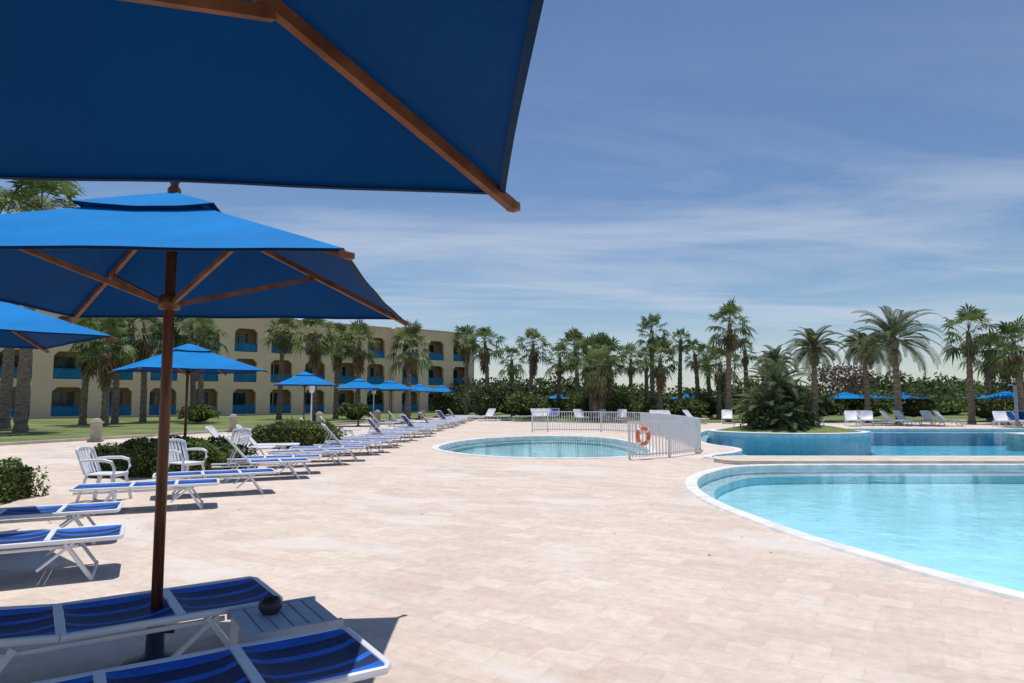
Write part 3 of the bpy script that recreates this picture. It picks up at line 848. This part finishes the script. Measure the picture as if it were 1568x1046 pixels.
mb.obj('life_ring', (3.55, 18.62, .62), math.radians(33), smooth=True)

# stone posts, lamp post, shower
mb = MB(); mb.box((0, 0, .05), (.5, .5, .1), 'stone'); mb.box((0, 0, .4), (.36, .36, .6), 'stone'); mb.box((0, 0, .73), (.46, .46, .06), 'stone')
mb.lathe([(.2, .76), (.14, .86), (.001, .9)], (0, 0, 0), 'stone', 12)
SM = mb.mesh('stone_bollard')
for (x, y) in [(-15.9, 26.3), (-11.5, 41), (-9.3, 47.5), (-7.2, 55), (-13.8, 34)]: place(SM, 'stone_bollard', (x, y, 0), .4)
mb = MB(); mb.tube((0, 0, 0), (0, 0, 2.0), .05, .04, 'whitepaint', 10); mb.lathe([(.1, 2.0), (.16, 2.1), (.2, 2.45), (.04, 2.6), (.001, 2.65)], (0, 0, 0), 'whitepaint', 12)
LP = mb.mesh('garden_lamp')
for (x, y) in [(-11.7, 40.0), (-10.5, 52)]: place(LP, 'garden_lamp', (x, y, 0))
mb = MB(); mb.tube((0, 0, 0), (0, 0, 2.4), .09, .09, 'grey', 12); mb.path([(0, 0, 2.3), (-.15, 0, 2.45), (-.4, 0, 2.4)], .03, 'grey'); mb.box((0, 0, .05), (.7, .7, .1), 'stone')
mb.obj('pool_shower', (28.6, 38.9, 0))

# ------------------------------------------------------------------ light, sky, camera
sv = Vector((-.09, .48, 2.28)).normalized()
sd = bpy.data.lights.new('sun', 'SUN'); sd.energy = 4.0; sd.angle = math.radians(.5); sd.color = (1, .965, .925)
so = bpy.data.objects.new('sun', sd); COL.objects.link(so); so.rotation_euler = sv.to_track_quat('Z', 'Y').to_euler(); so.location = (0, 0, 30)
w = bpy.data.worlds.new('World'); scene.world = w; w.use_nodes = True
nt = w.node_tree; L = nt.links.new
for n in list(nt.nodes): nt.nodes.remove(n)
out = nt.nodes.new('ShaderNodeOutputWorld'); bg = nt.nodes.new('ShaderNodeBackground'); bg.inputs[1].default_value = .098
sky = nt.nodes.new('ShaderNodeTexSky'); sky.sky_type = 'NISHITA'; sky.sun_disc = False
sky.sun_elevation = math.asin(sv.z); sky.sun_rotation = math.atan2(sv.x, sv.y)
sky.air_density = 1.0; sky.dust_density = .3; sky.ozone_density = 3.2
tc = N(nt, 'ShaderNodeTexCoord'); sp = N(nt, 'ShaderNodeSeparateXYZ'); L(tc.outputs['Generated'], sp.inputs[0])
ad = N(nt, 'ShaderNodeMath', operation='ADD'); ad.inputs[1].default_value = .12; L(sp.outputs['Z'], ad.inputs[0])
mxm = N(nt, 'ShaderNodeMath', operation='MAXIMUM'); mxm.inputs[1].default_value = .05; L(ad.outputs[0], mxm.inputs[0])
dx = N(nt, 'ShaderNodeMath', operation='DIVIDE'); L(sp.outputs['X'], dx.inputs[0]); L(mxm.outputs[0], dx.inputs[1])
dy = N(nt, 'ShaderNodeMath', operation='DIVIDE'); L(sp.outputs['Y'], dy.inputs[0]); L(mxm.outputs[0], dy.inputs[1])
cb = N(nt, 'ShaderNodeCombineXYZ'); L(dx.outputs[0], cb.inputs[0]); L(dy.outputs[0], cb.inputs[1])
mp = N(nt, 'ShaderNodeMapping'); mp.inputs['Rotation'].default_value = (0, 0, math.radians(-24)); mp.inputs['Scale'].default_value = (.35, 1.15, 1); mp.inputs['Location'].default_value = (1.3, .6, 0)
L(cb.outputs[0], mp.inputs[0])
n1 = N(nt, 'ShaderNodeTexNoise'); n1.inputs['Scale'].default_value = 1.3; n1.inputs['Detail'].default_value = 10; n1.inputs['Roughness'].default_value = .6; n1.inputs['Distortion'].default_value = .6
L(mp.outputs[0], n1.inputs['Vector'])
r1 = ramp(nt, [(.43, (0, 0, 0)), (.60, (.6, .6, .6)), (.76, (1, 1, 1))]); L(n1.outputs['Fac'], r1.inputs[0])
me_ = ramp(nt, [(0, (.5, .5, .5)), (.06, (.72, .72, .72)), (.22, (.72, .72, .72)), (.34, (.22, .22, .22)), (.48, (.03, .03, .03))]); L(sp.outputs['Z'], me_.inputs[0])
mu = N(nt, 'ShaderNodeMath', operation='MULTIPLY'); L(r1.outputs[0], mu.inputs[0]); L(me_.outputs[0], mu.inputs[1])
hs = N(nt, 'ShaderNodeHueSaturation'); hs.inputs['Hue'].default_value = .503; hs.inputs['Saturation'].default_value = 1.08; L(sky.outputs[0], hs.inputs['Color'])
mc = N(nt, 'ShaderNodeMixRGB'); mc.inputs[2].default_value = (6.3, 6.9, 8.0, 1)
L(mu.outputs[0], mc.inputs[0]); L(hs.outputs[0], mc.inputs[1]); L(mc.outputs[0], bg.inputs[0]); L(bg.outputs[0], out.inputs[0])

cd = bpy.data.cameras.new('camera'); co = bpy.data.objects.new('camera', cd); COL.objects.link(co)
cd.lens = 24; cd.sensor_width = 36; cd.clip_end = 4000; cd.clip_start = .05
co.location = (0, 0, 1.6); co.rotation_euler = (math.radians(90 + 4.87), 0, 0)
scene.camera = co
scene.view_settings.view_transform = 'Standard'; scene.view_settings.look = 'None'; scene.view_settings.exposure = 0
